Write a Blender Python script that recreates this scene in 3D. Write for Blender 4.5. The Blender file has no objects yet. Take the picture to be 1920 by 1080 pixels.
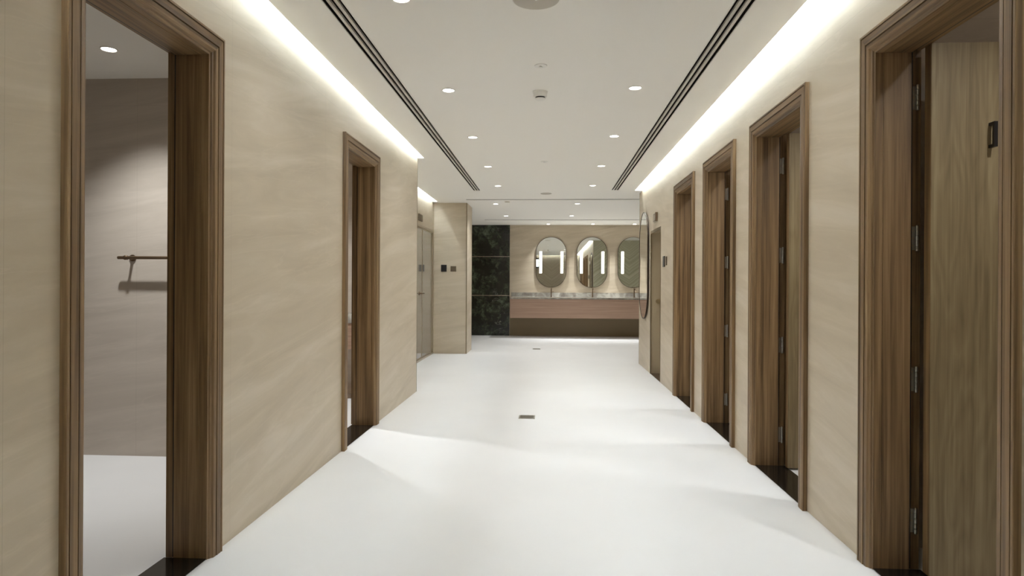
import bpy, bmesh, math, random
from mathutils import Vector
PI = math.pi
S = bpy.context.scene
COL = S.collection
random.seed(4)

# ------------------------------------------------------------------ camera
cd = bpy.data.cameras.new('camera')
cd.sensor_width = 36.0
cd.lens = 1200 / 1920 * 36.0
cd.shift_y = -5.84 / 1920
cd.clip_start = 0.02
cam = bpy.data.objects.new('camera', cd)
COL.objects.link(cam)
cam.location = (0, 0, 1.2)
from mathutils import Matrix
cam.rotation_euler = (Matrix.Rotation(0.0583, 3, 'Z') @ Matrix.Rotation(PI/2, 3, 'X') @ Matrix.Rotation(0.0053, 3, 'Z')).to_euler()
S.camera = cam

# ------------------------------------------------------------------ world, exposure, light levels
w = bpy.data.worlds.new('world'); S.world = w; w.use_nodes = True
w.node_tree.nodes['Background'].inputs[0].default_value = (0.8, 0.85, 0.9, 1)
w.node_tree.nodes['Background'].inputs[1].default_value = 0.02
S.view_settings.view_transform = 'Standard'
S.view_settings.look = 'None'
S.view_settings.gamma = 1.0
S.view_settings.use_curve_mapping = False
S.view_settings.exposure = 1.12
try:
    S.cycles.diffuse_bounces = 6
    S.cycles.max_bounces = 12
except Exception:
    pass
E_COVE = 25.0          # LED tape in the coves
E_SPOT = 13.5          # corridor downlights, watts
E_WASH = 92.0          # lamps over the mirrors
E_FAR = 27.0           # washroom downlights
E_ROOM = 74.0           # left rooms
E_CUB = 30.0            # right cubicles
C_COVE = (0.83, 0.935, 1.0)
C_SPOT = (0.94, 0.97, 0.985)

# ------------------------------------------------------------------ helpers
def V(*a): return Vector(a)

def box(bm, x0, x1, y0, y1, z0, z1):
    vs = [bm.verts.new((x, y, z)) for x in (x0, x1) for y in (y0, y1) for z in (z0, z1)]
    for f in ((0, 1, 3, 2), (4, 6, 7, 5), (0, 4, 5, 1), (2, 3, 7, 6), (0, 2, 6, 4), (1, 5, 7, 3)):
        bm.faces.new([vs[i] for i in f])

def BX(*args):
    bm = bmesh.new()
    if isinstance(args[0], (tuple, list)):
        for a in args: box(bm, *a)
    else:
        box(bm, *args)
    return bm

def ring(bm, c, ax, r, seg):
    ax = ax.normalized()
    u = ax.orthogonal().normalized(); v = ax.cross(u)
    return [bm.verts.new(c + u*r*math.cos(2*PI*i/seg) + v*r*math.sin(2*PI*i/seg)) for i in range(seg)]

def skin(bm, rs, cap=True):
    n = len(rs[0])
    for a, b in zip(rs, rs[1:]):
        for i in range(n):
            bm.faces.new((a[i], a[(i+1) % n], b[(i+1) % n], b[i]))
    if cap:
        bm.faces.new(rs[0][::-1]); bm.faces.new(rs[-1])

def lathe(bm, base, ax, prof, seg=32, cap=True):
    """prof: (radius, distance along axis)"""
    base, ax = Vector(base), Vector(ax).normalized()
    skin(bm, [ring(bm, base + ax*h, ax, max(r, 1e-4), seg) for r, h in prof], cap)

def tube(bm, pts, r, seg=12):
    pts = [Vector(p) for p in pts]
    rs = []
    u = None
    for i, p in enumerate(pts):
        t = (pts[min(i+1, len(pts)-1)] - pts[max(i-1, 0)]).normalized()
        if u is None: u = t.orthogonal().normalized()
        u = (u - t*u.dot(t)).normalized()
        v = t.cross(u)
        rr = r[i] if isinstance(r, (list, tuple)) else r
        rs.append([bm.verts.new(p + u*rr*math.cos(2*PI*k/seg) + v*rr*math.sin(2*PI*k/seg)) for k in range(seg)])
    skin(bm, rs)

def obj(name, bm, mat, parent=None, bevel=0, smooth=False):
    bmesh.ops.recalc_face_normals(bm, faces=bm.faces)
    off = Vector((0, 0, 0))
    if parent is not None:
        q = parent
        while q is not None:
            off = off + Vector(q.location); q = q.parent
        for v in bm.verts: v.co -= off
    me = bpy.data.meshes.new(name)
    bm.to_mesh(me); bm.free()
    me.materials.append(mat)
    if smooth:
        for p in me.polygons: p.use_smooth = True
    o = bpy.data.objects.new(name, me)
    COL.objects.link(o)
    if parent is not None: o.parent = parent
    if smooth:
        m = o.modifiers.new('edges', 'EDGE_SPLIT'); m.split_angle = math.radians(38)
    if bevel:
        m = o.modifiers.new('bevel', 'BEVEL'); m.width = bevel; m.segments = 2; m.limit_method = 'ANGLE'
    return o

def tag(o, label=None, cat=None, group=None, kind=None):
    if label: o['label'] = label
    if cat: o['category'] = cat
    if group: o['group'] = group
    if kind: o['kind'] = kind
    return o

def thing(name, loc, label, cat, group=None, kind=None):
    o = bpy.data.objects.new(name, None); o.empty_display_size = 0.1
    COL.objects.link(o); o.location = loc
    return tag(o, label, cat, group, kind)

def struct(name, bm, mat, label, cat):
    return tag(obj(name, bm, mat), label, cat, None, 'structure')

def copy_tree(o, parent=None):
    c = o.copy(); COL.objects.link(c)
    if parent is not None: c.parent = parent
    for ch in list(o.children): copy_tree(ch, c)
    return c

# ------------------------------------------------------------------ materials
def newmat(name):
    m = bpy.data.materials.new(name); m.use_nodes = True
    nt = m.node_tree
    return m, nt, nt.nodes['Principled BSDF']

def N(nt, t, **kw):
    n = nt.nodes.new(t)
    for k, v in kw.items(): setattr(n, k, v)
    return n

def ramp(nt, stops):
    r = N(nt, 'ShaderNodeValToRGB')
    cr = r.color_ramp
    while len(cr.elements) < len(stops): cr.elements.new(0.5)
    for e, (p, c) in zip(cr.elements, stops):
        e.position = p; e.color = (*c, 1)
    return r

def plain(name, col, rough=0.5, metal=0.0, spec=0.5):
    m, nt, b = newmat(name)
    b.inputs['Base Color'].default_value = (*col, 1)
    b.inputs['Roughness'].default_value = rough
    b.inputs['Metallic'].default_value = metal
    b.inputs['Specular IOR Level'].default_value = spec
    # faint surface variation
    ns = N(nt, 'ShaderNodeTexNoise'); ns.inputs['Scale'].default_value = 60
    g = N(nt, 'ShaderNodeNewGeometry'); nt.links.new(g.outputs['Position'], ns.inputs['Vector'])
    bp = N(nt, 'ShaderNodeBump'); bp.inputs['Strength'].default_value = 0.02; bp.inputs['Distance'].default_value = 0.002
    nt.links.new(ns.outputs['Fac'], bp.inputs['Height']); nt.links.new(bp.outputs['Normal'], b.inputs['Normal'])
    return m

def emis(name, col, s):
    m, nt, b = newmat(name)
    b.inputs['Base Color'].default_value = (*col, 1)
    b.inputs['Emission Color'].default_value = (*col, 1)
    b.inputs['Emission Strength'].default_value = s
    return m

def wood(name, axis, c0, c1, c2, rough=0.5, scale=1.0, ring_amt=0.0):
    m, nt, b = newmat(name); L = nt.links
    g = N(nt, 'ShaderNodeNewGeometry')
    mp = N(nt, 'ShaderNodeMapping'); sc = [26*scale]*3; sc[axis] = 0.55*scale
    mp.inputs['Scale'].default_value = sc
    L.new(g.outputs['Position'], mp.inputs['Vector'])
    n1 = N(nt, 'ShaderNodeTexNoise'); n1.inputs['Scale'].default_value = 1.6
    n1.inputs['Detail'].default_value = 7; n1.inputs['Roughness'].default_value = 0.62; n1.inputs['Distortion'].default_value = 0.35
    L.new(mp.outputs['Vector'], n1.inputs['Vector'])
    mp2 = N(nt, 'ShaderNodeMapping'); sc2 = [5.0*scale]*3; sc2[axis] = 0.7*scale
    mp2.inputs['Scale'].default_value = sc2
    L.new(g.outputs['Position'], mp2.inputs['Vector'])
    n2 = N(nt, 'ShaderNodeTexNoise'); n2.inputs['Scale'].default_value = 1.3; n2.inputs['Detail'].default_value = 3
    L.new(mp2.outputs['Vector'], n2.inputs['Vector'])
    # growth rings: contour lines of the slow noise
    k = N(nt, 'ShaderNodeMath', operation='MULTIPLY'); k.inputs[1].default_value = 22
    L.new(n2.outputs['Fac'], k.inputs[0])
    pp = N(nt, 'ShaderNodeMath', operation='PINGPONG'); pp.inputs[1].default_value = 1.0
    L.new(k.outputs[0], pp.inputs[0])
    mx = N(nt, 'ShaderNodeMix'); mx.data_type = 'FLOAT'; mx.inputs[0].default_value = ring_amt
    L.new(n1.outputs['Fac'], mx.inputs[2]); L.new(pp.outputs[0], mx.inputs[3])
    r = ramp(nt, [(0.30, c0), (0.52, c1), (0.74, c2)])
    L.new(mx.outputs[0], r.inputs[0]); L.new(r.outputs[0], b.inputs['Base Color'])
    b.inputs['Roughness'].default_value = rough
    bp = N(nt, 'ShaderNodeBump'); bp.inputs['Strength'].default_value = 0.25; bp.inputs['Distance'].default_value = 0.001
    L.new(mx.outputs[0], bp.inputs['Height']); L.new(bp.outputs['Normal'], b.inputs['Normal'])
    return m

def stone(name, c0, c1, c2, rough=0.42, joints=True, vein=0.5, jz=(4.8, 2.43), spec=0.4):
    """sand-coloured slab with drifting, nearly level veins; big slab joints"""
    m, nt, b = newmat(name); L = nt.links
    g = N(nt, 'ShaderNodeNewGeometry')
    sp = N(nt, 'ShaderNodeSeparateXYZ'); L.new(g.outputs['Position'], sp.inputs[0])
    h = N(nt, 'ShaderNodeMath', operation='ADD'); L.new(sp.outputs[0], h.inputs[0]); L.new(sp.outputs[1], h.inputs[1])
    hz = N(nt, 'ShaderNodeMath', operation='MULTIPLY_ADD'); hz.inputs[1].default_value = -0.14
    L.new(h.outputs[0], hz.inputs[0]); L.new(sp.outputs[2], hz.inputs[2])
    cb = N(nt, 'ShaderNodeCombineXYZ'); L.new(h.outputs[0], cb.inputs[0]); L.new(hz.outputs[0], cb.inputs[2])
    mp = N(nt, 'ShaderNodeMapping'); mp.inputs['Scale'].default_value = (0.55, 1, 4.2); L.new(cb.outputs[0], mp.inputs['Vector'])
    n1 = N(nt, 'ShaderNodeTexNoise'); n1.inputs['Scale'].default_value = 1.5; n1.inputs['Detail'].default_value = 9
    n1.inputs['Roughness'].default_value = 0.6; n1.inputs['Distortion'].default_value = 0.9
    L.new(mp.outputs['Vector'], n1.inputs['Vector'])
    r = ramp(nt, [(0.32, c0), (0.52, c1), (0.70, c2)]); L.new(n1.outputs['Fac'], r.inputs[0])
    # thin pale threads
    n2 = N(nt, 'ShaderNodeTexNoise'); n2.inputs['Scale'].default_value = 0.9; n2.inputs['Detail'].default_value = 5
    n2.inputs['Distortion'].default_value = 1.2; L.new(mp.outputs['Vector'], n2.inputs['Vector'])
    d = N(nt, 'ShaderNodeMath', operation='SUBTRACT'); d.inputs[1].default_value = 0.5; L.new(n2.outputs['Fac'], d.inputs[0])
    a = N(nt, 'ShaderNodeMath', operation='ABSOLUTE'); L.new(d.outputs[0], a.inputs[0])
    r2 = ramp(nt, [(0.0, (vein*0.35,)*3), (0.012, (0, 0, 0))]); L.new(a.outputs[0], r2.inputs[0])
    mx = N(nt, 'ShaderNodeMix'); mx.data_type = 'RGBA'; L.new(r2.outputs[0], mx.inputs[0])
    L.new(r.outputs[0], mx.inputs[6]); mx.inputs[7].default_value = (*[min(1, c*1.12) for c in c2], 1)
    out = mx.outputs[2]
    if joints:
        def line(src, step, off, wd):
            s1 = N(nt, 'ShaderNodeMath', operation='SUBTRACT'); s1.inputs[1].default_value = off; L.new(src, s1.inputs[0])
            p = N(nt, 'ShaderNodeMath', operation='PINGPONG'); p.inputs[1].default_value = step/2; L.new(s1.outputs[0], p.inputs[0])
            c = N(nt, 'ShaderNodeMath', operation='LESS_THAN'); c.inputs[1].default_value = wd; L.new(p.outputs[0], c.inputs[0])
            return c.outputs[0]
        j = N(nt, 'ShaderNodeMath', operation='MAXIMUM')
        L.new(line(sp.outputs[2], jz[0], jz[1], 0.0011), j.inputs[0])
        L.new(line(h.outputs[0], 1.247, 3.783+1.38, 0.0011), j.inputs[1])
        jm = N(nt, 'ShaderNodeMath', operation='MULTIPLY'); jm.inputs[1].default_value = 0.18; L.new(j.outputs[0], jm.inputs[0])
        mj = N(nt, 'ShaderNodeMix'); mj.data_type = 'RGBA'; L.new(jm.outputs[0], mj.inputs[0])
        L.new(out, mj.inputs[6]); mj.inputs[7].default_value = (0.12, 0.1, 0.07, 1)
        out = mj.outputs[2]
    L.new(out, b.inputs['Base Color'])
    b.inputs['Roughness'].default_value = rough
    b.inputs['Specular IOR Level'].default_value = spec
    bp = N(nt, 'ShaderNodeBump'); bp.inputs['Strength'].default_value = 0.08; bp.inputs['Distance'].default_value = 0.002
    L.new(n1.outputs['Fac'], bp.inputs['Height']); L.new(bp.outputs['Normal'], b.inputs['Normal'])
    return m

def floor_mat():
    m, nt, b = newmat('white_microcement'); L = nt.links
    g = N(nt, 'ShaderNodeNewGeometry')
    n = N(nt, 'ShaderNodeTexNoise'); n.inputs['Scale'].default_value = 1.1; n.inputs['Detail'].default_value = 5
    L.new(g.outputs['Position'], n.inputs['Vector'])
    r = ramp(nt, [(0.3, (0.775, 0.765, 0.755)), (0.7, (0.815, 0.805, 0.795))]); L.new(n.outputs['Fac'], r.inputs[0])
    L.new(r.outputs[0], b.inputs['Base Color'])
    b.inputs['Roughness'].default_value = 0.38
    b.inputs['Specular IOR Level'].default_value = 0.25
    n3 = N(nt, 'ShaderNodeTexNoise'); n3.inputs['Scale'].default_value = 35
    L.new(g.outputs['Position'], n3.inputs['Vector'])
    bp = N(nt, 'ShaderNodeBump'); bp.inputs['Strength'].default_value = 0.03; bp.inputs['Distance'].default_value = 0.002
    L.new(n3.outputs['Fac'], bp.inputs['Height']); L.new(bp.outputs['Normal'], b.inputs['Normal'])
    return m

def green_marble():
    m, nt, b = newmat('dark_green_marble'); L = nt.links
    g = N(nt, 'ShaderNodeNewGeometry')
    n1 = N(nt, 'ShaderNodeTexNoise'); n1.inputs['Scale'].default_value = 4.6; n1.inputs['Detail'].default_value = 12
    n1.inputs['Roughness'].default_value = 0.74; n1.inputs['Distortion'].default_value = 0.25
    L.new(g.outputs['Position'], n1.inputs['Vector'])
    r = ramp(nt, [(0.40, (0.006, 0.006, 0.003)), (0.49, (0.015, 0.017, 0.009)), (0.55, (0.045, 0.058, 0.034)), (0.63, (0.10, 0.125, 0.08)), (0.74, (0.24, 0.28, 0.20))])
    L.new(n1.outputs['Fac'], r.inputs[0])
    n2 = N(nt, 'ShaderNodeTexNoise'); n2.inputs['Scale'].default_value = 2.2; n2.inputs['Detail'].default_value = 8
    n2.inputs['Distortion'].default_value = 2.0; L.new(g.outputs['Position'], n2.inputs['Vector'])
    d = N(nt, 'ShaderNodeMath', operation='SUBTRACT'); d.inputs[1].default_value = 0.5; L.new(n2.outputs['Fac'], d.inputs[0])
    a = N(nt, 'ShaderNodeMath', operation='ABSOLUTE'); L.new(d.outputs[0], a.inputs[0])
    r2 = ramp(nt, [(0.0, (0.5,)*3), (0.010, (0, 0, 0))]); L.new(a.outputs[0], r2.inputs[0])
    n3 = N(nt, 'ShaderNodeTexNoise'); n3.inputs['Scale'].default_value = 2.0; L.new(g.outputs['Position'], n3.inputs['Vector'])
    r3 = ramp(nt, [(0.55, (0, 0, 0)), (0.68, (1, 1, 1))]); L.new(n3.outputs['Fac'], r3.inputs[0])
    mu = N(nt, 'ShaderNodeMath', operation='MULTIPLY'); L.new(r2.outputs[0], mu.inputs[0]); L.new(r3.outputs[0], mu.inputs[1])
    mx = N(nt, 'ShaderNodeMix'); mx.data_type = 'RGBA'; L.new(mu.outputs[0], mx.inputs[0])
    L.new(r.outputs[0], mx.inputs[6]); mx.inputs[7].default_value = (0.55, 0.6, 0.5, 1)
    L.new(mx.outputs[2], b.inputs['Base Color']); b.inputs['Roughness'].default_value = 0.18
    return m

def chevron(name, c0, c1):
    """tall slabs whose grain runs in V shapes about a vertical joint"""
    m, nt, b = newmat(name); L = nt.links
    g = N(nt, 'ShaderNodeNewGeometry')
    sp = N(nt, 'ShaderNodeSeparateXYZ'); L.new(g.outputs['Position'], sp.inputs[0])
    nz = N(nt, 'ShaderNodeTexNoise'); nz.inputs['Scale'].default_value = 2; nz.inputs['Detail'].default_value = 4
    L.new(g.outputs['Position'], nz.inputs['Vector'])
    so = N(nt, 'ShaderNodeMath', operation='SUBTRACT'); so.inputs[1].default_value = 0.1; L.new(sp.outputs[0], so.inputs[0])
    p = N(nt, 'ShaderNodeMath', operation='PINGPONG'); p.inputs[1].default_value = 0.6; L.new(so.outputs[0], p.inputs[0])
    s = N(nt, 'ShaderNodeMath', operation='MULTIPLY_ADD'); s.inputs[1].default_value = -0.75
    L.new(p.outputs[0], s.inputs[0]); L.new(sp.outputs[2], s.inputs[2])
    s2 = N(nt, 'ShaderNodeMath', operation='MULTIPLY_ADD'); s2.inputs[1].default_value = 0.12
    L.new(nz.outputs['Fac'], s2.inputs[0]); L.new(s.outputs[0], s2.inputs[2])
    cb = N(nt, 'ShaderNodeCombineXYZ'); L.new(s2.outputs[0], cb.inputs[2])
    n1 = N(nt, 'ShaderNodeTexNoise'); n1.inputs['Scale'].default_value = 9; n1.inputs['Detail'].default_value = 5
    L.new(cb.outputs[0], n1.inputs['Vector'])
    r = ramp(nt, [(0.44, c0), (0.60, c1)]); L.new(n1.outputs['Fac'], r.inputs[0])
    L.new(r.outputs[0], b.inputs['Base Color']); b.inputs['Roughness'].default_value = 0.4
    return m

M = {}
M['stone'] = stone('sand_slab', (0.50, 0.42, 0.31), (0.565, 0.48, 0.36), (0.63, 0.545, 0.43))
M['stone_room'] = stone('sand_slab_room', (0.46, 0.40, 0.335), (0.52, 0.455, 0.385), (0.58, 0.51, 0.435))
M['ceil'] = plain('ceiling_paint', (0.92, 0.895, 0.84), 0.9, 0, 0.2)
M['cove'] = plain('cove_paint', (0.85, 0.84, 0.82), 0.9, 0, 0.2)
M['floor'] = floor_mat()
W0, W1, W2 = (0.066, 0.035, 0.012), (0.215, 0.128, 0.055), (0.36, 0.235, 0.115)
M['wood_z'] = wood('oak_upright', 2, W0, W1, W2)
M['wood_y'] = wood('oak_lintel', 1, W0, W1, W2)
M['leaf'] = wood('oak_leaf', 2, (0.17, 0.118, 0.055), (0.26, 0.192, 0.098), (0.36, 0.28, 0.155), 0.5, 0.9, 0.12)
M['vanity_wood'] = wood('rosy_oak', 0, (0.27, 0.165, 0.115), (0.34, 0.22, 0.155), (0.42, 0.285, 0.205), 0.5)
M['green'] = green_marble()
M['gold'] = plain('brass', (0.62, 0.55, 0.48), 0.25, 1)
M['knob'] = plain('aged_brass', (0.40, 0.31, 0.18), 0.3, 1)
M['bronze'] = plain('bronze', (0.17, 0.115, 0.07), 0.38, 0.9)
M['darkbronze'] = plain('dark_bronze', (0.055, 0.035, 0.022), 0.4, 0.7)
M['trim'] = plain('bronze_trim', (0.22, 0.17, 0.10), 0.4, 0.8)
M['champ'] = plain('champagne_metal', (0.50, 0.43, 0.33), 0.35, 0.9)
M['steel'] = plain('brushed_steel', (0.46, 0.44, 0.39), 0.34, 1)
M['black'] = plain('black_plastic', (0.008, 0.006, 0.006), 0.35)
M['dark'] = plain('duct_black', (0.012, 0.009, 0.006), 0.8, 0, 0.1)
M['white'] = plain('white_plastic', (0.84, 0.82, 0.77), 0.5)
M['greyw'] = plain('speaker_cloth', (0.56, 0.52, 0.45), 0.8)
M['thresh'] = plain('black_granite', (0.012, 0.010, 0.008), 0.13)
M['blade'] = plain('slot_blade', (0.62, 0.58, 0.52), 0.6)
M['brownplate'] = plain('brown_plate', (0.16, 0.12, 0.075), 0.4, 0.4)
M['basin'] = plain('ceramic', (0.8, 0.8, 0.78), 0.12)
M['led'] = emis('led_tape', C_COVE, E_COVE)
M['lens'] = emis('lamp_lens', (1, 0.96, 0.88), 6)
M['bar'] = emis('mirror_light', (1, 0.955, 0.80), 2.9)
M['lit'] = emis('lit_panel', (0.8, 0.97, 1.0), 2.2)
M['chev'] = chevron('olive_chevron_slab', (0.40, 0.385, 0.27), (0.56, 0.54, 0.41))
M['chevb'] = chevron('brown_chevron_slab', (0.32, 0.26, 0.185), (0.38, 0.315, 0.23))
m, nt, b = newmat('mirror_glass')
b.inputs['Base Color'].default_value = (0.86, 0.88, 0.85, 1); b.inputs['Metallic'].default_value = 1; b.inputs['Roughness'].default_value = 0.0
M['mirror'] = m
m, nt, b = newmat('grey_glass')
b.inputs['Base Color'].default_value = (0.27, 0.245, 0.215, 1); b.inputs['Roughness'].default_value = 0.08
b.inputs['Specular IOR Level'].default_value = 1.0; b.inputs['Coat Weight'].default_value = 0.6; b.inputs['Coat Roughness'].default_value = 0.02
M['glass'] = m
m, nt, b = newmat('grey_marble'); L = nt.links
g = N(nt, 'ShaderNodeNewGeometry'); n1 = N(nt, 'ShaderNodeTexNoise'); n1.inputs['Scale'].default_value = 5; n1.inputs['Detail'].default_value = 8; n1.inputs['Distortion'].default_value = 1
L.new(g.outputs['Position'], n1.inputs['Vector'])
r = ramp(nt, [(0.35, (0.24, 0.215, 0.19)), (0.5, (0.34, 0.32, 0.28)), (0.68, (0.52, 0.50, 0.45))]); L.new(n1.outputs['Fac'], r.inputs[0])
L.new(r.outputs[0], b.inputs['Base Color']); b.inputs['Roughness'].default_value = 0.2
M['grey_marble'] = m

# ------------------------------------------------------------------ dimensions
XL, XR, HC = -1.482, 1.380, 2.618
XLb, XRb = -1.670, 1.572
YB, YF = -0.40, 15.15
YLC, YRC = 7.10, 9.93                 # where the corridor walls end
XN = -2.01; YN = 11.04                # the recess
XW, XE, XRO = -4.0, 5.0, 3.2

# ------------------------------------------------------------------ floor and ceiling
struct('floor', BX(XW, XE, YB, YF, -0.10, 0.0), M['floor'], 'smooth white floor running the length of the corridor', 'floor')

def sheet_with_holes(rect, holes, z0, z1):
    xs = sorted(set([rect[0], rect[1]] + [v for h in holes for v in h[:2]]))
    ys = sorted(set([rect[2], rect[3]] + [v for h in holes for v in h[2:]]))
    bm = bmesh.new(); vd = {}
    def v(i, j):
        if (i, j) not in vd: vd[(i, j)] = bm.verts.new((xs[i], ys[j], z0))
        return vd[(i, j)]
    for i in range(len(xs)-1):
        for j in range(len(ys)-1):
            cx, cy = (xs[i]+xs[i+1])/2, (ys[j]+ys[j+1])/2
            if any(h[0] < cx < h[1] and h[2] < cy < h[3] for h in holes): continue
            bm.faces.new((v(i, j), v(i+1, j), v(i+1, j+1), v(i, j+1)))
    r = bmesh.ops.extrude_face_region(bm, geom=list(bm.faces))
    for e in r['geom']:
        if isinstance(e, bmesh.types.BMVert): e.co.z = z1
    return bm

COVES = {   # name: (x0, x1, y0, y1)
    'left': (XL, -1.413, YB, 7.116),
    'right': (1.269, XR, YB, 9.656),
    'recess': (XN, -1.921, YLC, 10.855),
    'back': (-1.30, 1.15, YB, YB+0.09),
}
SLW = 0.0205; GAP = 0.0175
def slot_rects(x0, n=3):
    return [x0 + k*(SLW+GAP) for k in range(n)]
SLOTL = slot_rects(-1.143); SLOTR = slot_rects(0.916)
SY1 = 9.60
holes = list(COVES.values())
holes += [(SLOTL[0], SLOTL[-1]+SLW, YB+0.15, SY1), (SLOTR[0], SLOTR[-1]+SLW, YB+0.15, SY1)]
XS1 = (-1.395, XE-1.5, 10.58, 10.65)
XS2 = (-1.42, XE-1.5, 13.88, 13.97)
holes += [XS1, XS2]
struct('ceiling', sheet_with_holes((XW, XE, YB, YF), holes, HC, HC+0.012), M['ceil'], 'flat off-white ceiling with recessed lights and linear slots', 'ceiling')
struct('ceiling_upper', BX(XW, XE, YB, YF, 3.0, 3.05), M['cove'], 'structural slab above the hanging ceiling', 'ceiling')

# coves: a white trough above the ceiling with LED tape along its top
cl = {'left': 'long glowing cove along the top of the left corridor wall',
      'right': 'long glowing cove along the top of the right corridor wall',
      'recess': 'short glowing cove above the glass doors in the left recess',
      'back': 'glowing cove above the wall behind the viewer, seen in the mirrors'}
for k, (x0, x1, y0, y1) in COVES.items():
    t = 0.01; zt = HC + 0.135
    inner = -0.10 if k in ('left', 'recess') else 0.10
    c = thing('cove_light', ((x0+x1)/2, (y0+y1)/2, HC+0.012), cl[k], 'cove light')
    zb = HC + 0.0125
    obj('trough', BX((x0-t, x0, y0, y1, zb, zt), (x1, x1+t, y0, y1, zb, zt), (x0-t, x1+t, y0-t, y0, zb, zt),
                     (x0-t, x1+t, y1, y1+t, zb, zt), (x0-t, x1+t, y0-t, y1+t, zt, zt+t)), M['cove'], c)
    e = 0.012
    if k == 'left': a = (x0+0.020, x0+0.036, y0+e, y1-e)
    elif k == 'recess': a = (x0+0.020, x0+0.036, y0+e, y1-e)
    elif k == 'right': a = (x1-0.044, x1-0.028, y0+e, y1-e)
    else: a = (x0+e, x1-e, y0+0.022, y0+0.036)
    obj('led_tape', BX(*a, zt-0.012, zt-0.004), M['led'], c)

def slot_diffuser(rects, axis, y0, y1, label):
    """black duct box with pale blades between the slots"""
    x0, x1 = rects[0], rects[-1]+SLW
    t = thing('slot_diffuser', ((x0+x1)/2, (y0+y1)/2, HC), label, 'air vent')
    tt = 0.004; d = 0.03
    def bx(*l):
        out = []
        for a in l:
            out.append(a if axis == 'y' else (a[2], a[3], a[0], a[1], a[4], a[5]))
        return BX(*out)
    obj('duct', bx((x0, x0+.002, y0, y1, HC+.004, HC+d), (x1-.002, x1, y0, y1, HC+.004, HC+d), (x0, x1, y0, y0+.002, HC+.004, HC+d),
                   (x0, x1, y1-.002, y1, HC+.004, HC+d), (x0, x1, y0, y1, HC+d, HC+d+tt)), M['dark'], t)
    for a, b_ in zip(rects, rects[1:]):
        obj('blade', bx((a+SLW, b_, y0+.003, y1-.003, HC-0.001, HC+0.012)), M['blade'], t)
    for s in (-1, 1):
        e0 = x0-0.006 if s < 0 else x1
        obj('edge_strip', bx((e0, e0+0.006, y0, y1, HC-0.0025, HC-0.0002)), M['white'], t)
    return t
slot_diffuser(SLOTL, 'y', YB+0.15, SY1, 'three-slot black linear air diffuser along the left side of the ceiling')
slot_diffuser(SLOTR, 'y', YB+0.15, SY1, 'three-slot black linear air diffuser along the right side of the ceiling')
SLW_keep = SLW
for (r_, lab) in ((XS1, 'single dark cross slot in the ceiling just past the corridor end'), (XS2, 'thin dark cross slot in the ceiling nearest the mirrors')):
    SLW = r_[3]-r_[2]
    slot_diffuser([r_[2]], 'x', r_[0], r_[1], lab)
SLW = SLW_keep

# ------------------------------------------------------------------ walls
OP = 0.04       # the rough opening is this much inside the outer casing line
DOORS_L = [(1.858, 2.793), (4.505, 5.440)]
DOORS_R = [(1.953, 2.900), (3.502, 4.460), (4.838, 5.785), (6.180, 7.128)]
ZD = 2.292
R5 = (8.045, 8.836, 1.935)

def wall_run(name, x0, x1, y0, y1, ops, mat, label):
    bs = []; y = y0
    for a, b_, zt in sorted(ops):
        bs.append((x0, x1, y, a, 0, HC)); bs.append((x0, x1, a, b_, zt, HC)); y = b_
    bs.append((x0, x1, y, y1, 0, HC))
    return struct(name, BX(*bs), mat, label, 'wall')
wall_run('wall_left', XLb, XL, YB, YLC, [(a+OP, b_-OP, ZD-OP) for a, b_ in DOORS_L], M['stone'], 'sand-coloured stone slab wall on the left with two doorways')
wall_run('wall_right', XR, XRb, YB, YRC, [(a+OP, b_-OP, ZD-OP) for a, b_ in DOORS_R] + [(R5[0], R5[1], R5[2])], M['stone'], 'sand-coloured stone slab wall on the right with five doorways')
struct('wall_back', BX(XL, XR, YB-0.12, YB, 0, HC), M['chevb'], 'brown chevron-grained wall behind the viewer', 'wall')
struct('wall_outer_left', BX(XW-0.1, XW, YB, YF, 0, HC), M['stone_room'], 'plain outer wall of the left rooms', 'wall')
struct('wall_left_end', BX(XW, XLb, 6.89, YLC, 0, HC), M['stone_room'], 'stone wall closing the second left room', 'wall')
struct('wall_room_divider', BX(XW, XLb, 4.28, 4.40, 0, HC), M['stone_room'], 'greyish stone wall with the towel rail inside the first left room', 'wall')
struct('wall_room_near', BX(XW, XLb, 0.0, 0.12, 0, HC), M['stone_room'], 'near wall of the first left room', 'wall')
# recess on the left
PY0, PY1, PZ = 9.05, 10.985, 2.135
wall_run('wall_recess', XN-0.19, XN, YLC, YN, [(PY0, PY1, PZ)], M['stone'], 'set-back stone wall around the glass doors on the left')
struct('wall_return', BX(XW, -1.431, YN, 11.74, 0, HC), M['stone'], 'stone wall block facing the viewer beyond the left recess', 'wall')
struct('wall_far', BX(XW, XE, YF, YF+0.12, 0, HC), M['stone'], 'far sand-coloured wall behind the three mirrors', 'wall')
struct('wall_right_end', BX(XRb, XE, YRC-0.2, YRC, 0, HC), M['stone'], 'cross wall at the end of the right cubicles', 'wall')
struct('wall_chevron', BX(XR+0.006, XE, YRC, YRC+0.015, 0, HC), M['chev'], 'olive chevron-grained wall facing the mirrors', 'wall')
struct('wall_outer_right', BX(XE, XE+0.1, YRC-0.2, YF, 0, HC), M['stone'], 'right side wall of the washroom', 'wall')
struct('wall_cubicle_back', BX(XRO, XRO+0.1, YB, YRC-0.2, 0, HC), M['stone_room'], 'rear wall of the right cubicles', 'wall')
for i, y in enumerate((1.45, 3.05, 4.58, 5.92, 7.26)):
    struct('wall_partition_%d' % (i+1), BX(XRb, XRO, y, y+0.07, 0, HC), M['stone_room'], 'partition wall number %d between the right cubicles' % (i+1), 'wall')

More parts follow.
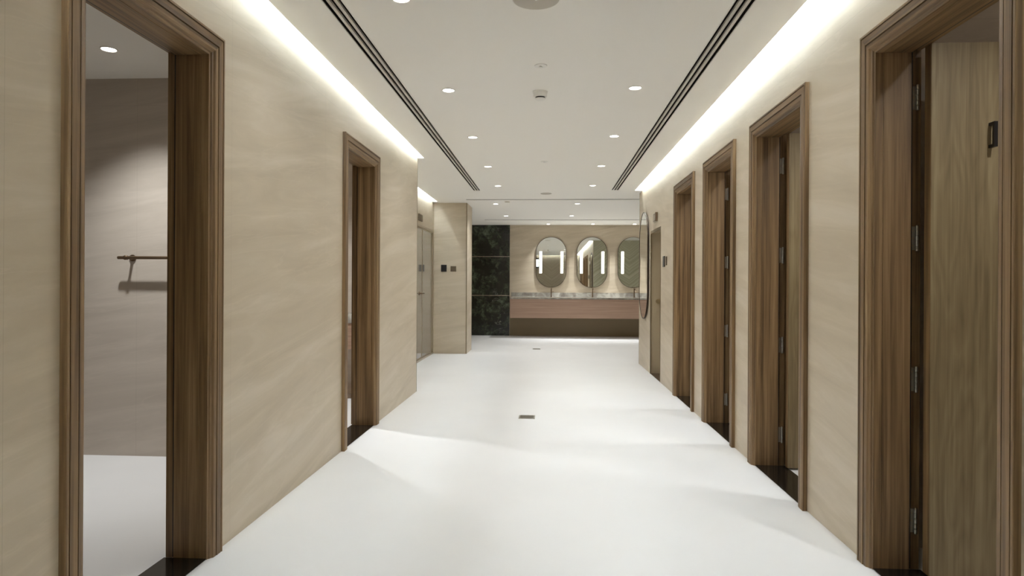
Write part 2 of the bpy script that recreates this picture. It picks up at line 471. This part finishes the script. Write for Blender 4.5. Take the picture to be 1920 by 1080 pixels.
# corner beads
def bead(n, x, y, lab, mat='trim', w=0.007):
    struct(n, BX(x-w, x+0.0015, y-w, y+0.0015, 0, HC-0.001), M[mat], lab, 'trim')
bead('trim_1', XL+0.0005, YLC, 'dark metal bead on the end corner of the left corridor wall')
bead('trim_2', -1.431, YN+0.0045, 'dark bronze bead on the free corner of the left wall block', w=0.012)
struct('trim_3', BX(XR-0.0015, XR+0.006, YRC-0.005, YRC+0.0165, 0, HC-0.001), M['champ'], 'pale metal bead on the end corner of the right corridor wall', 'trim')
struct('trim_4', BX(-1.4309, -1.4295, 11.72, 11.741, 0, HC-0.001), M['champ'], 'pale metal bead on the rear corner of the left wall block', 'trim')

# ------------------------------------------------------------------ timber doorways
PROF = [(0.000, 0.0), (0.000, 0.022), (0.002, 0.024), (0.011, 0.024), (0.0115, 0.001), (0.0160, 0.001), (0.0165, 0.0235),
        (0.0495, 0.0235), (0.050, 0.001), (0.0545, 0.001), (0.055, 0.022), (0.074, 0.020), (0.080, 0.012), (0.086, 0.010),
        (0.090, 0.004), (0.0985, 0.003), (0.0985, -0.030), (0.0, -0.0)]
PROF = PROF[:-1] + [(0.060, -0.030), (0.060, 0.0)]
def sidepoly(s, xf, y0, y1, zt, which):
    """one mitred length of the casing; s = +1 when the corridor lies towards +x"""
    bm = bmesh.new(); A = []; B = []
    for d, h in PROF:
        x = xf + s*h
        if which == 'near': p, q = (x, y0+d, 0.0), (x, y0+d, zt-d)
        elif which == 'far': p, q = (x, y1-d, 0.0), (x, y1-d, zt-d)
        else: p, q = (x, y0+d, zt-d), (x, y1-d, zt-d)
        A.append(bm.verts.new(p)); B.append(bm.verts.new(q))
    n = len(A)
    for i in range(n):
        bm.faces.new((A[i], A[(i+1) % n], B[(i+1) % n], B[i]))
    bm.faces.new(A[::-1]); bm.faces.new(B)
    return bm

def hinge(parent, x, y, z):
    """butt hinge: plate on the jamb, plate on the leaf edge and a knuckle; x,y = pin"""
    h = obj('hinge', BX((x-0.034, x-0.002, y+0.0555, y+0.058, z-0.05, z+0.05)), M['steel'], parent)
    bm = bmesh.new()
    for k in range(5):
        lathe(bm, (x-0.006, y+0.049, z-0.055+k*0.022), (0, 0, 1), [(0.0055, 0.0005), (0.0065, 0.002), (0.0065, 0.020), (0.0055, 0.0215)], 12)
    obj('knuckle', bm, M['steel'], h, smooth=True)
    bm = bmesh.new()
    for dz in (-0.032, 0, 0.032):
        lathe(bm, (x-0.020, y+0.0556, z+dz), (0, -1, 0), [(0.0042, 0), (0.004, 0.001), (0.001, 0.0012)], 10)
    obj('screw', bm, M['champ'], h)
    return h

def doorway(n, s, xf, xb, y0, y1, label, hinge_far):
    """s=+1: left wall (face looks to +x); s=-1: right wall. xf = face, xb = room side"""
    zt = ZD
    t = thing('door_%d' % n, (xf, (y0+y1)/2, 0), label, 'doorway', None, 'structure')
    for wh, nm, mt in (('near', 'casing', 'wood_z'), ('far', 'casing', 'wood_z'), ('head', 'head_casing', 'wood_y')):
        obj(nm, sidepoly(s, xf, y0, y1, zt, wh), M[mt], t)
    # room-side architrave
    xb2 = xb - s*0.0005
    lo, hi = sorted((xb2, xb2 - s*0.018))
    obj('inner_casing', BX((lo, hi, y0+0.01, y0+OP+0.012, 0, zt-0.01)), M['wood_z'], t)
    obj('inner_casing', BX((lo, hi, y1-OP-0.012, y1-0.01, 0, zt-0.01)), M['wood_z'], t)
    obj('inner_casing', BX((lo, hi, y0+OP+0.012, y1-OP-0.012, zt-OP-0.012, zt-0.01)), M['wood_y'], t)
    # jamb linings with a rebate for the leaf at the room side
    J = 0.1; g = OP + 0.0005
    xs = xf - s*0.0305; xr = xf - s*0.145; xe = xb - s*0.0
    a, b_ = sorted((xs, xr)); c, d = sorted((xr, xe))
    def jam(ya, yb, yc): # full lining, rebated part starts at yc
        return BX((a, b_, min(ya, yb), max(ya, yb), 0, zt-g), (c, d, min(ya, yc), max(ya, yc), 0, zt-g))
    obj('jamb', jam(y0+g, y0+J, y0+J-0.015), M['wood_z'], t)
    jf = obj('jamb', jam(y1-g, y1-J, y1-J+0.015), M['wood_z'], t)
    obj('head_jamb', BX((a, b_, y0+J, y1-J, zt-J, zt-g), (c, d, y0+J-0.015, y1-J+0.015, zt-J+0.015, zt-g)), M['wood_y'], t)
    # dark seal in the rebate
    q0, q1 = sorted((xr - s*0.0005, xr - s*0.004))
    obj('seal', BX((q0, q1, y1-J-0.0005, y1-J+0.014, 0.01, zt-J), (q0, q1, y0+J-0.014, y0+J+0.0005, 0.01, zt-J),
                   (q0, q1, y0+J, y1-J, zt-J-0.0005, zt-J+0.014)), M['black'], t)
    # granite threshold
    th0, th1 = sorted((xf + s*0.002, xb - s*0.0))
    obj('threshold', BX((th0, th1, y0+J-0.002, y1-J+0.002, 0.0002, 0.006)), M['thresh'], t, bevel=0.002)
    # the leaf, swung ninety degrees into the room
    lt = 0.045; lw = (y1-y0) - 2*J + 0.014
    if hinge_far:
        yj = y1-J+0.015; ya, yb = yj-0.052-lt+0.001, yj-0.052+0.001
        ya, yb = ya, yb
    else:
        yj = y0+J-0.015; ya, yb = yj+0.008, yj+0.008+lt
    xa = xb - s*(-0.012) if False else xb + s*0.012
    l0, l1 = sorted((xa, xa - s*lw))
    lf = obj('door_leaf', BX((l0, l1, ya, yb, 0.012, zt-J+0.010)), M['leaf'], t, bevel=0.0015)
    if hinge_far and s < 0:
        obj('leaf_lipping', BX((xa-0.0012, xa-0.0002, ya+0.001, yb-0.001, 0.014, zt-J+0.008)), M['wood_z'], lf)
        for z in (0.209, 0.808, 1.407, 2.003):
            hinge(lf, xa-0.001, yj-0.0585, z)
    return t, lf, (xa, ya, yb)

LBL = ['timber-framed doorway nearest on the left wall, showing a towel rail inside',
       'timber-framed doorway second along the left wall, a sliver of vanity inside',
       'timber-framed doorway nearest on the right wall, broad open leaf with black hook',
       'timber-framed doorway second along the right wall, four hinges in view',
       'timber-framed doorway third along the right wall, leaf open and dark inside',
       'timber-framed doorway fourth along the right wall, narrowest of the timber frames']
k = 0
for (a, b_) in DOORS_L:
    t, lf, q = doorway(k+1, 1, XL, XLb, a, b_, LBL[k], False)
    # strike plate in the far jamb rebate
    yy = b_-0.1+0.015
    p = obj('strike_plate', BX((XLb+0.030, XLb+0.060, yy-0.002, yy-0.0001, 0.93, 1.19)), M['bronze'], t)
    obj('keyhole', BX((XLb+0.039, XLb+0.050, yy-0.0026, yy-0.0019, 1.105, 1.155), (XLb+0.039, XLb+0.050, yy-0.0026, yy-0.0019, 0.985, 1.055)), M['black'], p)
    # lever on the open leaf
    xh = q[0]-0.62
    bm = bmesh.new()
    lathe(bm, (xh, q[2], 1.05), (0, 1, 0), [(0.026, 0), (0.026, 0.007), (0.010, 0.009), (0.009, 0.045)], 20)
    tube(bm, [(xh, q[2]+0.045, 1.05), (xh+0.02, q[2]+0.048, 1.05), (xh+0.12, q[2]+0.048, 1.05)], 0.009, 12)
    obj('lever_handle', bm, M['bronze'], lf, smooth=True)
    k += 1
for i, (a, b_) in enumerate(DOORS_R):
    t, lf, q = doorway(k+1, -1, XR, XRb, a, b_, LBL[k], True)
    if i == 0:
        # black bracket-shaped coat hook
        xc = 1.795; yf = q[1]; z0, z1 = 1.768, 1.870
        bm = BX((xc-0.010, xc+0.004, yf-0.034, yf-0.022, z0, z1), (xc-0.010, xc+0.004, yf-0.024, yf+0.0005, z0, z0+0.012),
                (xc-0.010, xc+0.004, yf-0.024, yf+0.0005, z1-0.012, z1))
        obj('coat_hook', bm, M['black'], lf)
    k += 1

# ------------------------------------------------------------------ small service door on the right (no timber)
y0, y1, zt = R5
t = thing('door_7', (XR, (y0+y1)/2, 0), 'low stone-lined opening with thin bronze frame beside the tall wall mirror', 'doorway', None, 'structure')
XD = 1.53
obj('reveal', BX((XR+0.008, XD, y1-0.012, y1-0.0005, 0, zt-0.013), (XR+0.008, XD, y0+0.0005, y0+0.012, 0, zt-0.013), (XR+0.008, XD, y0+0.0005, y1-0.0005, zt-0.0125, zt-0.0005)), plain('shaded_reveal_tan', (0.42, 0.345, 0.235), 0.45), t)  # tan darker than the wall slab, the reveal's shading put into its colour
obj('metal_frame', BX((XR-0.004, XR+0.008, y1-0.030, y1+0.004, 0, zt+0.004), (XR-0.004, XR+0.008, y0-0.004, y0+0.008, 0, zt+0.004),
                      (XR-0.004, XR+0.008, y0+0.008, y1-0.030, zt-0.030, zt+0.004)), M['trim'], t)
obj('door_leaf', BX((XD, XRb-0.004, y0+0.002, y1-0.002, 0.01, zt-0.003)), M['stone'], t)
obj('threshold', BX((XR-0.001, XD, y0+0.012, y1-0.012, 0.0003, 0.005)), plain('brown_granite', (0.06, 0.035, 0.025), 0.2), t)
bm = bmesh.new()
lathe(bm, (1.482, y1-0.012, 0.985), (0, -1, 0), [(0.034, 0), (0.034, 0.008), (0.024, 0.010), (0.012, 0.012), (0.011, 0.035), (0.022, 0.040), (0.026, 0.052), (0.022, 0.066), (0.006, 0.070)], 24)
obj('knob', bm, M['knob'], t, smooth=True)

# ------------------------------------------------------------------ glass doors in the recess
t = thing('door_8', (XN, (PY0+PY1)/2, 0), 'grey reflective glass double door with slim metal frame in the left recess', 'glass door', None, 'structure')
f = 0.045
obj('frame', BX((XN-0.06, XN+0.006, PY0, PY0+f, 0, PZ), (XN-0.06, XN+0.006, PY1-f, PY1, 0, PZ),
                (XN-0.06, XN+0.006, PY0+f, PY1-f, PZ-f, PZ), (XN-0.06, XN+0.006, PY0+f, PY1-f, 0.0, 0.035)), M['champ'], t, bevel=0.002)
ym = 10.11
for (a, b_) in ((PY0+f+0.002, ym-0.004), (ym+0.004, PY1-f-0.002)):
    g_ = obj('glass_leaf', BX((XN-0.030, XN-0.018, a+0.012, b_-0.012, 0.050, PZ-f-0.014)), M['glass'], t)
    obj('leaf_frame', BX((XN-0.034, XN-0.012, a, a+0.014, 0.036, PZ-f-0.001), (XN-0.034, XN-0.012, b_-0.014, b_, 0.036, PZ-f-0.001),
                         (XN-0.034, XN-0.012, a+0.014, b_-0.014, 0.036, 0.052), (XN-0.034, XN-0.012, a+0.014, b_-0.014, PZ-f-0.016, PZ-f-0.001)), M['champ'], g_)
bm = bmesh.new()
for yy in (9.88,):
    lathe(bm, (XN-0.018, yy, 1.06), (1, 0, 0), [(0.028, 0), (0.028, 0.008), (0.012, 0.010), (0.010, 0.05)], 20)
    tube(bm, [(XN+0.032, yy, 1.06), (XN+0.036, yy+0.02, 1.06), (XN+0.036, yy+0.14, 1.06)], 0.009, 12)
obj('lever_handle', bm, M['bronze'], t, smooth=True)
struct('wall_glass_back', BX(XN-0.19, XN-0.10, PY0, PY1, 0, PZ), M['stone_room'], 'blank wall behind the grey glass doors', 'wall')

# ------------------------------------------------------------------ far end: marble, gold strips, vanity, mirrors
t = thing('marble_panel', (-1.47, YF, 0), 'dark green veined marble wall panel in three tiers beside the vanity', 'wall panel')
obj('slab', BX((-2.2, -0.940, YF-0.045, YF-0.0005, 0.0, HC-0.001)), M['green'], t)
for z in (0.947, 1.869):
    obj('metal_strip', BX((-2.2, -0.937, YF-0.049, YF-0.0445, z-0.006, z+0.006)), M['gold'], t)

VX0, VX1, VY = -0.893, 3.4, 14.55
CX = [0.038, 0.997, 1.955]
t = thing('vanity_cabinet', ((VX0+VX1)/2, YF, 0.44), 'long floating rosy-brown timber vanity under the stone counter', 'vanity')
obj('body', BX((VX0, VX1, VY+0.024, YF-0.013, 0.452, 0.60)), M['vanity_wood'], t)
n = 1
obj('front_panel', BX((VX0, VX1, VY, VY+0.022, 0.448, 0.878)), M['vanity_wood'], t, bevel=0.002)
obj('end_panel', BX((VX0, VX0+0.02, VY+0.024, YF-0.001, 0.60, 0.878)), M['vanity_wood'], t)
obj('shadow_gap', BX((VX0+0.003, VX1, VY+0.004, VY+0.02, 0.8785, 0.884)), M['bronze'], t)
struct('wall_vanity_shade', BX(VX0-0.04, VX1, YF-0.012, YF-0.0005, 0, 0.451), plain('under_vanity_shade', (0.24, 0.18, 0.095), 0.45), 'olive brown sheet standing in for the shade on the wall below the floating vanity', 'wall')  # added dark sheet: the vanity's shade on the stone, put into colour
# counter with real sink cut-outs
sw, sy0, sy1 = 0.24, VY+0.14, YF-0.16
zc0, zc1 = 0.885, 0.922
bs = [(VX0-0.004, VX1, VY-0.006, sy0, zc0, zc1), (VX0-0.004, VX1, sy1, YF-0.001, zc0, zc1)]
x = VX0-0.004
for c in CX: bs.append((x, c-sw, sy0, sy1, zc0, zc1)); x = c+sw
bs.append((x, VX1, sy0, sy1, zc0, zc1))
t = thing('countertop', ((VX0+VX1)/2, YF, zc0), 'grey veined marble counter running under the three mirrors', 'countertop')
obj('slab', BX(*bs), M['grey_marble'], t)
obj('backsplash', BX((VX0-0.004, VX1, YF-0.020, YF-0.001, zc1+0.0003, 1.022)), M['grey_marble'], t)
obj('front_edge', BX((VX0-0.004, VX1, VY-0.009, VY-0.0062, zc1-0.012, zc1)), M['champ'], t)

SINK = ['left-hand white basin sunk in the grey counter', 'middle white basin sunk in the grey counter', 'right-hand white basin sunk in the grey counter']
FAU = ['slim bronze tap standing in front of the left mirror', 'slim bronze tap standing in front of the middle mirror', 'slim bronze tap standing in front of the right mirror']
for i, c in enumerate(CX):
    t = thing('sink', (c, (sy0+sy1)/2, 0.76), SINK[i], 'sink', 'basins in the vanity counter')
    e = 0.008; zb = 0.765
    obj('bowl', BX((c-sw+.001, c-sw+e, sy0+.001, sy1-.001, zb, zc0-.001), (c+sw-e, c+sw-.001, sy0+.001, sy1-.001, zb, zc0-.001),
                   (c-sw+e, c+sw-e, sy0+.001, sy0+e, zb, zc0-.001), (c-sw+e, c+sw-e, sy1-e, sy1-.001, zb, zc0-.001),
                   (c-sw+.001, c+sw-.001, sy0+.001, sy1-.001, zb-e, zb)), M['basin'], t)
    bm = bmesh.new(); lathe(bm, (c, (sy0+sy1)/2, zb), (0, 0, 1), [(0.03, 0.0002), (0.03, 0.003), (0.02, 0.004)], 20)
    obj('waste', bm, M['steel'], t, smooth=True)
    fx, fy = c+0.008, 14.97
    t = thing('faucet', (fx, fy, zc1), FAU[i], 'tap', 'taps on the vanity counter')
    bm = bmesh.new()
    lathe(bm, (fx, fy, zc1+0.0002), (0, 0, 1), [(0.026, 0), (0.026, 0.006), (0.014, 0.009), (0.0125, 0.02), (0.0125, 0.235), (0.010, 0.240)], 20)
    obj('body', bm, M['bronze'], t, smooth=True)
    bm = bmesh.new()
    tube(bm, [(fx, fy, zc1+0.205), (fx, fy-0.05, zc1+0.212), (fx, fy-0.14, zc1+0.205), (fx, fy-0.155, zc1+0.195), (fx, fy-0.158, zc1+0.175)], 0.010, 12)
    obj('spout', bm, M['bronze'], t, smooth=True)
    bm = bmesh.new()
    tube(bm, [(fx, fy, zc1+0.12), (fx+0.035, fy, zc1+0.125), (fx+0.06, fy, zc1+0.13)], 0.006, 10)
    obj('lever', bm, M['bronze'], t, smooth=True)

def pill(hw, hh, n=24):
    """outline of an upright stadium, counter-clockwise"""
    pts = []
    for k in range(n+1):
        a = PI*k/n; pts.append((hw*math.cos(a), hh-hw + hw*math.sin(a)))
    for k in range(n+1):
        a = PI + PI*k/n; pts.append((hw*math.cos(a), -(hh-hw) + hw*math.sin(a)))
    return pts

def pill_mirror(name, centre, hw, hh, ax, label, group, lights, depth, off):
    """ax: function mapping (u, v, d) to world, d measured out of the wall"""
    t = thing(name, ax(0, -hh, 0), label, 'mirror', group)
    def slab(hw_, hh_, d0, d1):
        bm = bmesh.new(); p = pill(hw_, hh_)
        A = [bm.verts.new(ax(u, v, d0)) for u, v in p]; B = [bm.verts.new(ax(u, v, d1)) for u, v in p]
        n = len(A)
        for i in range(n): bm.faces.new((A[i], A[(i+1) % n], B[(i+1) % n], B[i]))
        bm.faces.new(A[::-1]); bm.faces.new(B)
        return bm
    obj('backing', slab(hw-0.045, hh-0.045, 0.0005, off), M['black'], t)
    obj('glass', slab(hw-0.009, hh-0.009, off, off+depth-0.004), M['mirror'], t)
    bm = bmesh.new(); po, pi_ = pill(hw, hh), pill(hw-0.0085, hh-0.0085)
    R_ = [[bm.verts.new(ax(u, v, d)) for u, v in p] for p, d in ((po, off), (po, off+depth), (pi_, off+depth), (pi_, off))]
    n = len(po)
    for q in range(4):
        A, B = R_[q], R_[(q+1) % 4]
        for i in range(n): bm.faces.new((A[i], A[(i+1) % n], B[(i+1) % n], B[i]))
    obj('frame', bm, M['darkbronze'], t)
    for (u0, u1, v0, v1) in lights:
        bm = bmesh.new(); vs = []
        for u in (u0, u1):
            for v in (v0, v1):
                for d in (off+depth-0.0038, off+depth+0.0035): vs.append(bm.verts.new(ax(u, v, d)))
        for f_ in ((0, 1, 3, 2), (4, 6, 7, 5), (0, 4, 5, 1), (2, 3, 7, 6), (0, 2, 6, 4), (1, 5, 7, 3)): bm.faces.new([vs[i] for i in f_])
        obj('light_strip', bm, M['bar'], t)
    return t
ML = ['left pill-shaped wall mirror with two lit strips above the vanity', 'middle pill-shaped wall mirror with two lit strips above the vanity',
      'right pill-shaped wall mirror over the vanity, partly hidden by the corridor corner']
ZM = 1.740
for i, c in enumerate(CX):
    pill_mirror('wall_mirror', None, 0.358, 0.597, (lambda u, v, d, c=c: Vector((c+u, YF-d, ZM+v))), ML[i], 'pill-shaped mirrors above the vanity',
                [(-0.276, -0.216, -0.262, 0.252), (0.224, 0.284, -0.262, 0.252)], 0.020, 0.018)
pill_mirror('wall_mirror', None, 0.395, 0.770, (lambda u, v, d: Vector((XR-d, 9.355+u, 1.490+v))), 'tall pill-shaped mirror hung on the right corridor wall near its end', None, [], 0.018, 0.010)

# lit panel on the back wall, only ever seen in the left mirror
t = thing('wall_light', (-0.62, YB, 2.02), 'small lit white panel with dark edges, reflected in the left mirror', 'wall light')
obj('panel', BX((-0.78, -0.52, YB+0.0005, YB+0.03, 2.08, 2.42)), M['lit'], t)
obj('lower_band', BX(-0.79, -0.51, YB+0.0005, YB+0.04, 2.02, 2.079), M['black'], t)
obj('upper_band', BX(-0.79, -0.51, YB+0.0005, YB+0.04, 2.421, 2.48), M['black'], t)

# ------------------------------------------------------------------ ceiling fittings
def downlight(x, y, energy, label, group, size=2.3):
    t = thing('downlight', (x, y, HC), label, 'downlight', group)
    bm = bmesh.new()
    n = 32
    R_ = []
    for r_, z in ((0.049, -0.0002), (0.048, -0.004), (0.043, -0.005), (0.0405, -0.003), (0.0405, -0.0002)):
        R_.append([bm.verts.new((x+r_*math.cos(2*PI*i/n), y+r_*math.sin(2*PI*i/n), HC+z)) for i in range(n)])
    for q in range(5):
        A, B = R_[q], R_[(q+1) % 5]
        for i in range(n): bm.faces.new((A[i], A[(i+1) % n], B[(i+1) % n], B[i]))
    obj('trim_ring', bm, M['white'], t, smooth=True)
    bm = bmesh.new(); lathe(bm, (x, y, HC-0.0002), (0, 0, -1), [(0.0402, 0), (0.0402, 0.0020), (0.038, 0.0028)], 32)
    obj('lens', bm, M['lens'], t)
    ld = bpy.data.lights.new('lamp', 'SPOT'); ld.energy = energy; ld.color = C_SPOT
    ld.spot_size = size; ld.spot_blend = 1.0; ld.shadow_soft_size = 0.035
    lo = bpy.data.objects.new('lamp', ld); COL.objects.link(lo); lo.parent = t; lo.location = (0, 0, -0.012)
    return t
def relamp(t, energy, size):
    for c in t.children:
        if c.type == 'LIGHT':
            c.data = c.data.copy(); c.data.energy = energy; c.data.spot_size = size
proto = None
DL = []
ORD = ['nearest', 'second', 'third', 'fourth', 'fifth']
for k_, y in enumerate((3.136, 4.632, 6.118, 7.640, 9.136)):
    DL.append((-0.742, y, '%s round downlight from the viewer in the left corridor row' % ORD[k_], 'corridor ceiling downlights', E_SPOT, 2.8))
    DL.append((0.607, y, '%s round downlight from the viewer in the right corridor row' % ORD[k_], 'corridor ceiling downlights', E_SPOT, 2.8))
for k_, (y, xa, xb) in enumerate(((11.17, -0.944, 0.478), (13.10, -0.893, 0.448))):
    nm = 'just past the first cross slot' if k_ == 0 else 'just before the second cross slot'
    DL.append((xa, y, 'left round downlight %s' % nm, 'washroom ceiling downlights', E_FAR, 2.3))
    DL.append((xb, y, 'right round downlight %s' % nm, 'washroom ceiling downlights', E_FAR, 2.3))
for x, nm in ((-0.033, 'left'), (1.001, 'middle'), (1.955, 'right')):
    DL.append((x, 14.885, 'small downlight close to the far wall above the %s mirror' % nm, 'downlights above the mirrors', E_WASH, 1.45))
DL.append((-2.676, 3.734, 'round downlight in the first left room, seen through the nearest doorway', None, E_ROOM, 1.85))
DL.append((-2.4, 5.7, 'round downlight inside the second left room', None, E_ROOM*1.2, 2.3))
for k_, y in enumerate((1.95, 3.45, 4.95, 6.25)):
    DL.append((1.90, y, 'round downlight in the %s right cubicle, hidden by its door frame' % ORD[k_], None, E_CUB, 2.5))
DL.append((3.4, 11.6, 'round downlight in the hidden right part of the washroom, front', None, E_FAR, 2.3))
DL.append((3.4, 13.6, 'round downlight in the hidden right part of the washroom, rear', None, E_FAR, 2.3))
for (x, y, lab, grp, en, sz) in DL:
    if proto is None:
        proto = downlight(x, y, en, lab, grp, sz); d = proto
    else:
        d = copy_tree(proto); d.location = (x, y, HC); d['label'] = lab
        if 'group' in d: del d['group']
        if grp: d['group'] = grp
        relamp(d, en, sz)

def disc_fit(name, x, y, prof, mat, label, cat, extra=None):
    t = thing(name, (x, y, HC), label, cat)
    bm = bmesh.new(); lathe(bm, (x, y, HC-0.0002), (0, 0, -1), prof, 40)
    obj('cover', bm, M[mat], t, smooth=True)
    if extra: extra(t, x, y)
    return t
def spk(t, x, y):
    bm = bmesh.new(); lathe(bm, (x, y, HC-0.0002), (0, 0, -1), [(0.122, 0), (0.122, 0.002), (0.119, 0.004), (0.1155, 0.004)], 48)
    obj('rim', bm, M['white'], t, smooth=True)
    bm = bmesh.new(); lathe(bm, (x, y, HC-0.0062), (0, 0, -1), [(0.006, 0), (0.005, 0.002)], 16)
    obj('badge', bm, M['white'], t)
disc_fit('ceiling_speaker', -0.073, 3.170, [(0.115, 0), (0.115, 0.005), (0.112, 0.006)], 'greyw', 'round grey ceiling speaker at the top edge of the view', 'speaker', spk)
disc_fit('ceiling_speaker', -0.058, 9.93, [(0.085, 0), (0.085, 0.005), (0.082, 0.006)], 'greyw', 'round grey ceiling speaker just before the cross slot', 'speaker')
def smk(t, x, y):
    bm = bmesh.new(); lathe(bm, (x, y, HC-0.040), (0, 0, -1), [(0.036, 0), (0.034, 0.010), (0.034, 0.010)], 40)
    obj('vent_ring', bm, M['black'], t, smooth=True)
    bm = bmesh.new(); lathe(bm, (x, y, HC-0.050), (0, 0, -1), [(0.039, 0), (0.038, 0.005), (0.028, 0.010), (0.004, 0.011)], 40)
    obj('cap', bm, M['white'], t, smooth=True)
disc_fit('smoke_detector', -0.074, 4.70, [(0.055, 0), (0.055, 0.010), (0.050, 0.012), (0.050, 0.034), (0.046, 0.040)], 'white', 'white smoke detector hanging from the ceiling between the first downlights', 'smoke detector', smk)
def spr(t, x, y):
    bm = bmesh.new(); lathe(bm, (x, y, HC-0.004), (0, 0, -1), [(0.008, 0), (0.008, 0.005), (0.014, 0.006), (0.014, 0.008)], 20)
    obj('head', bm, M['white'], t, smooth=True)
disc_fit('sprinkler', -0.063, 4.14, [(0.042, 0), (0.040, 0.004)], 'white', 'flush white sprinkler between the speaker and the smoke detector', 'sprinkler', spr)
disc_fit('sprinkler', -0.063, 7.36, [(0.042, 0), (0.040, 0.004)], 'white', 'flush white sprinkler midway along the ceiling, past the smoke detector', 'sprinkler', spr)
disc_fit('sprinkler', -0.725, 10.90, [(0.045, 0), (0.043, 0.005)], 'champ', 'small sprinkler beyond the cross slot, right of a downlight', 'sprinkler', spr)

# ------------------------------------------------------------------ floor drains
def drain(x, y, s, label):
    t = thing('floor_drain', (x, y, 0), label, 'drain')
    h = s/2; z = 0.0035
    obj('frame', BX((x-h, x+h, y-h, y-h+0.012, 0.0003, z), (x-h, x+h, y+h-0.012, y+h, 0.0003, z), (x-h, x-h+0.012, y-h+0.012, y+h-0.012, 0.0003, z), (x+h-0.012, x+h, y-h+0.012, y+h-0.012, 0.0003, z)), M['steel'], t)
    obj('well', BX((x-h+0.012, x+h-0.012, y-h+0.012, y+h-0.012, 0.0003, 0.0008)), M['dark'], t)
    bs = []; q = -h+0.018
    while q < h-0.018:
        bs.append((x-h+0.012, x+h-0.012, y+q, y+q+0.006, 0.001, z-0.0005)); q += 0.0125
    obj('grate', BX(*bs), M['steel'], t)
drain(-0.197, 5.81, 0.146, 'square metal floor drain in the middle of the corridor')
drain(-0.233, 12.00, 0.146, 'small square floor drain far off in front of the vanity')

# ------------------------------------------------------------------ wall plates
def plate(name, x0, x1, y0, y1, z0, z1, mat, label, cat, inner=None):
    t = thing(name, ((x0+x1)/2, (y0+y1)/2, z0), label, cat)
    obj('faceplate', BX((x0, x1, y0, y1, z0, z1)), M[mat], t, bevel=0.002)
    if inner:
        for i in inner: obj(i[0], BX(i[1]), M[i[2]], t)
    return t
yw = YN-0.0005
plate('touch_controller', -1.880, -1.783, yw-0.012, yw, 1.424, 1.543, 'black', 'black touch controller on the wall block, left of the switch', 'control panel',
      [('screen', (-1.868, -1.795, yw-0.0135, yw-0.0122, 1.445, 1.530), 'black')])
plate('light_switch', -1.715, -1.617, yw-0.010, yw, 1.427, 1.520, 'brownplate', 'brown light switch on the wall block, right of the black controller', 'switch',
      [('rocker', (-1.708, -1.668, yw-0.013, yw-0.0102, 1.435, 1.512), 'brownplate'), ('rocker', (-1.664, -1.624, yw-0.013, yw-0.0102, 1.435, 1.512), 'brownplate')])
xw = XR-0.0005
plate('light_switch', xw-0.010, xw, 7.615, 7.705, 1.440, 1.545, 'brownplate', 'brown light switch on the right wall, nearer of the pair of plates', 'switch',
      [('rocker', (xw-0.013, xw-0.0102, 7.622, 7.698, 1.448, 1.537), 'brownplate')])
plate('touch_controller', xw-0.012, xw, 7.745, 7.850, 1.425, 1.555, 'black', 'black control plate on the right wall beside the brown switch', 'control panel',
      [('screen', (xw-0.0135, xw-0.0122, 7.757, 7.838, 1.447, 1.541), 'black')])
def sign(x, s, y0, y1, z0, z1, lab, mat):
    t = thing('wall_sign', (x, (y0+y1)/2, z0), lab, 'sign')
    a, b_ = sorted((x, x+s*0.02)); obj('plate', BX((a, b_, y0, y1, z0, z1)), M[mat], t, bevel=0.001)
    ym_ = (y0+y1)/2; a, b_ = sorted((x+s*0.0202, x+s*0.022)); h = z1-z0
    obj('border', BX((a, b_, y0+0.02, y1-0.02, z0+0.08*h, z0+0.14*h), (a, b_, y0+0.02, y1-0.02, z1-0.14*h, z1-0.08*h)), M['bronze'], t)
sign(XN+0.0005, 1, 9.68, 9.95, 2.183, 2.285, 'small brown plate above the glass doors in the left recess', 'brownplate')
sign(XR-0.0005, -1, 8.30, 8.52, 2.030, 2.140, 'small pale plate with dark edge above the low service opening', 'champ')
obj('edge', BX((XR-0.030, XR-0.0006, 8.285, 8.2995, 2.028, 2.142)), M['bronze'], bpy.data.objects['wall_sign.001'])

# ------------------------------------------------------------------ inside the left rooms
yb = 4.28
t = thing('towel_rail', (-2.5, yb, 1.35), 'dark bronze towel rail on the wall seen through the nearest left doorway', 'towel rail')
bm = bmesh.new(); yr = yb-0.075; zr = 1.372
tube(bm, [(-2.945, yr, zr), (-2.94, yr, zr), (-2.06, yr, zr), (-2.055, yr, zr)], [0.006, 0.011, 0.011, 0.006], 16)
obj('bar', bm, M['bronze'], t, smooth=True)
for x in (-2.885, -2.115):
    bm = bmesh.new()
    lathe(bm, (x, yb-0.0005, zr), (0, -1, 0), [(0.023, 0), (0.023, 0.008), (0.010, 0.011), (0.009, 0.060), (0.015, 0.064), (0.016, 0.084), (0.008, 0.090)], 20)
    obj('bracket', bm, M['bronze'], t, smooth=True)

t = thing('bathroom_cabinet', (-2.8, 6.88, 0.53), 'floating brown timber cabinet glimpsed through the second left doorway', 'vanity')
obj('body', BX((-3.6, -1.75, 6.44, 6.885, 0.54, 0.80)), M['vanity_wood'], t)
obj('door', BX((-3.6, -2.68, 6.42, 6.438, 0.535, 0.80)), M['vanity_wood'], t)
obj('door', BX((-2.675, -1.75, 6.42, 6.438, 0.535, 0.80)), M['vanity_wood'], t)
t = thing('cabinet_counter', (-2.8, 6.88, 0.801), 'grey stone top on the cabinet in the second left room', 'countertop')
obj('slab', BX((-3.61, -1.74, 6.41, 6.888, 0.801, 0.885)), M['grey_marble'], t)
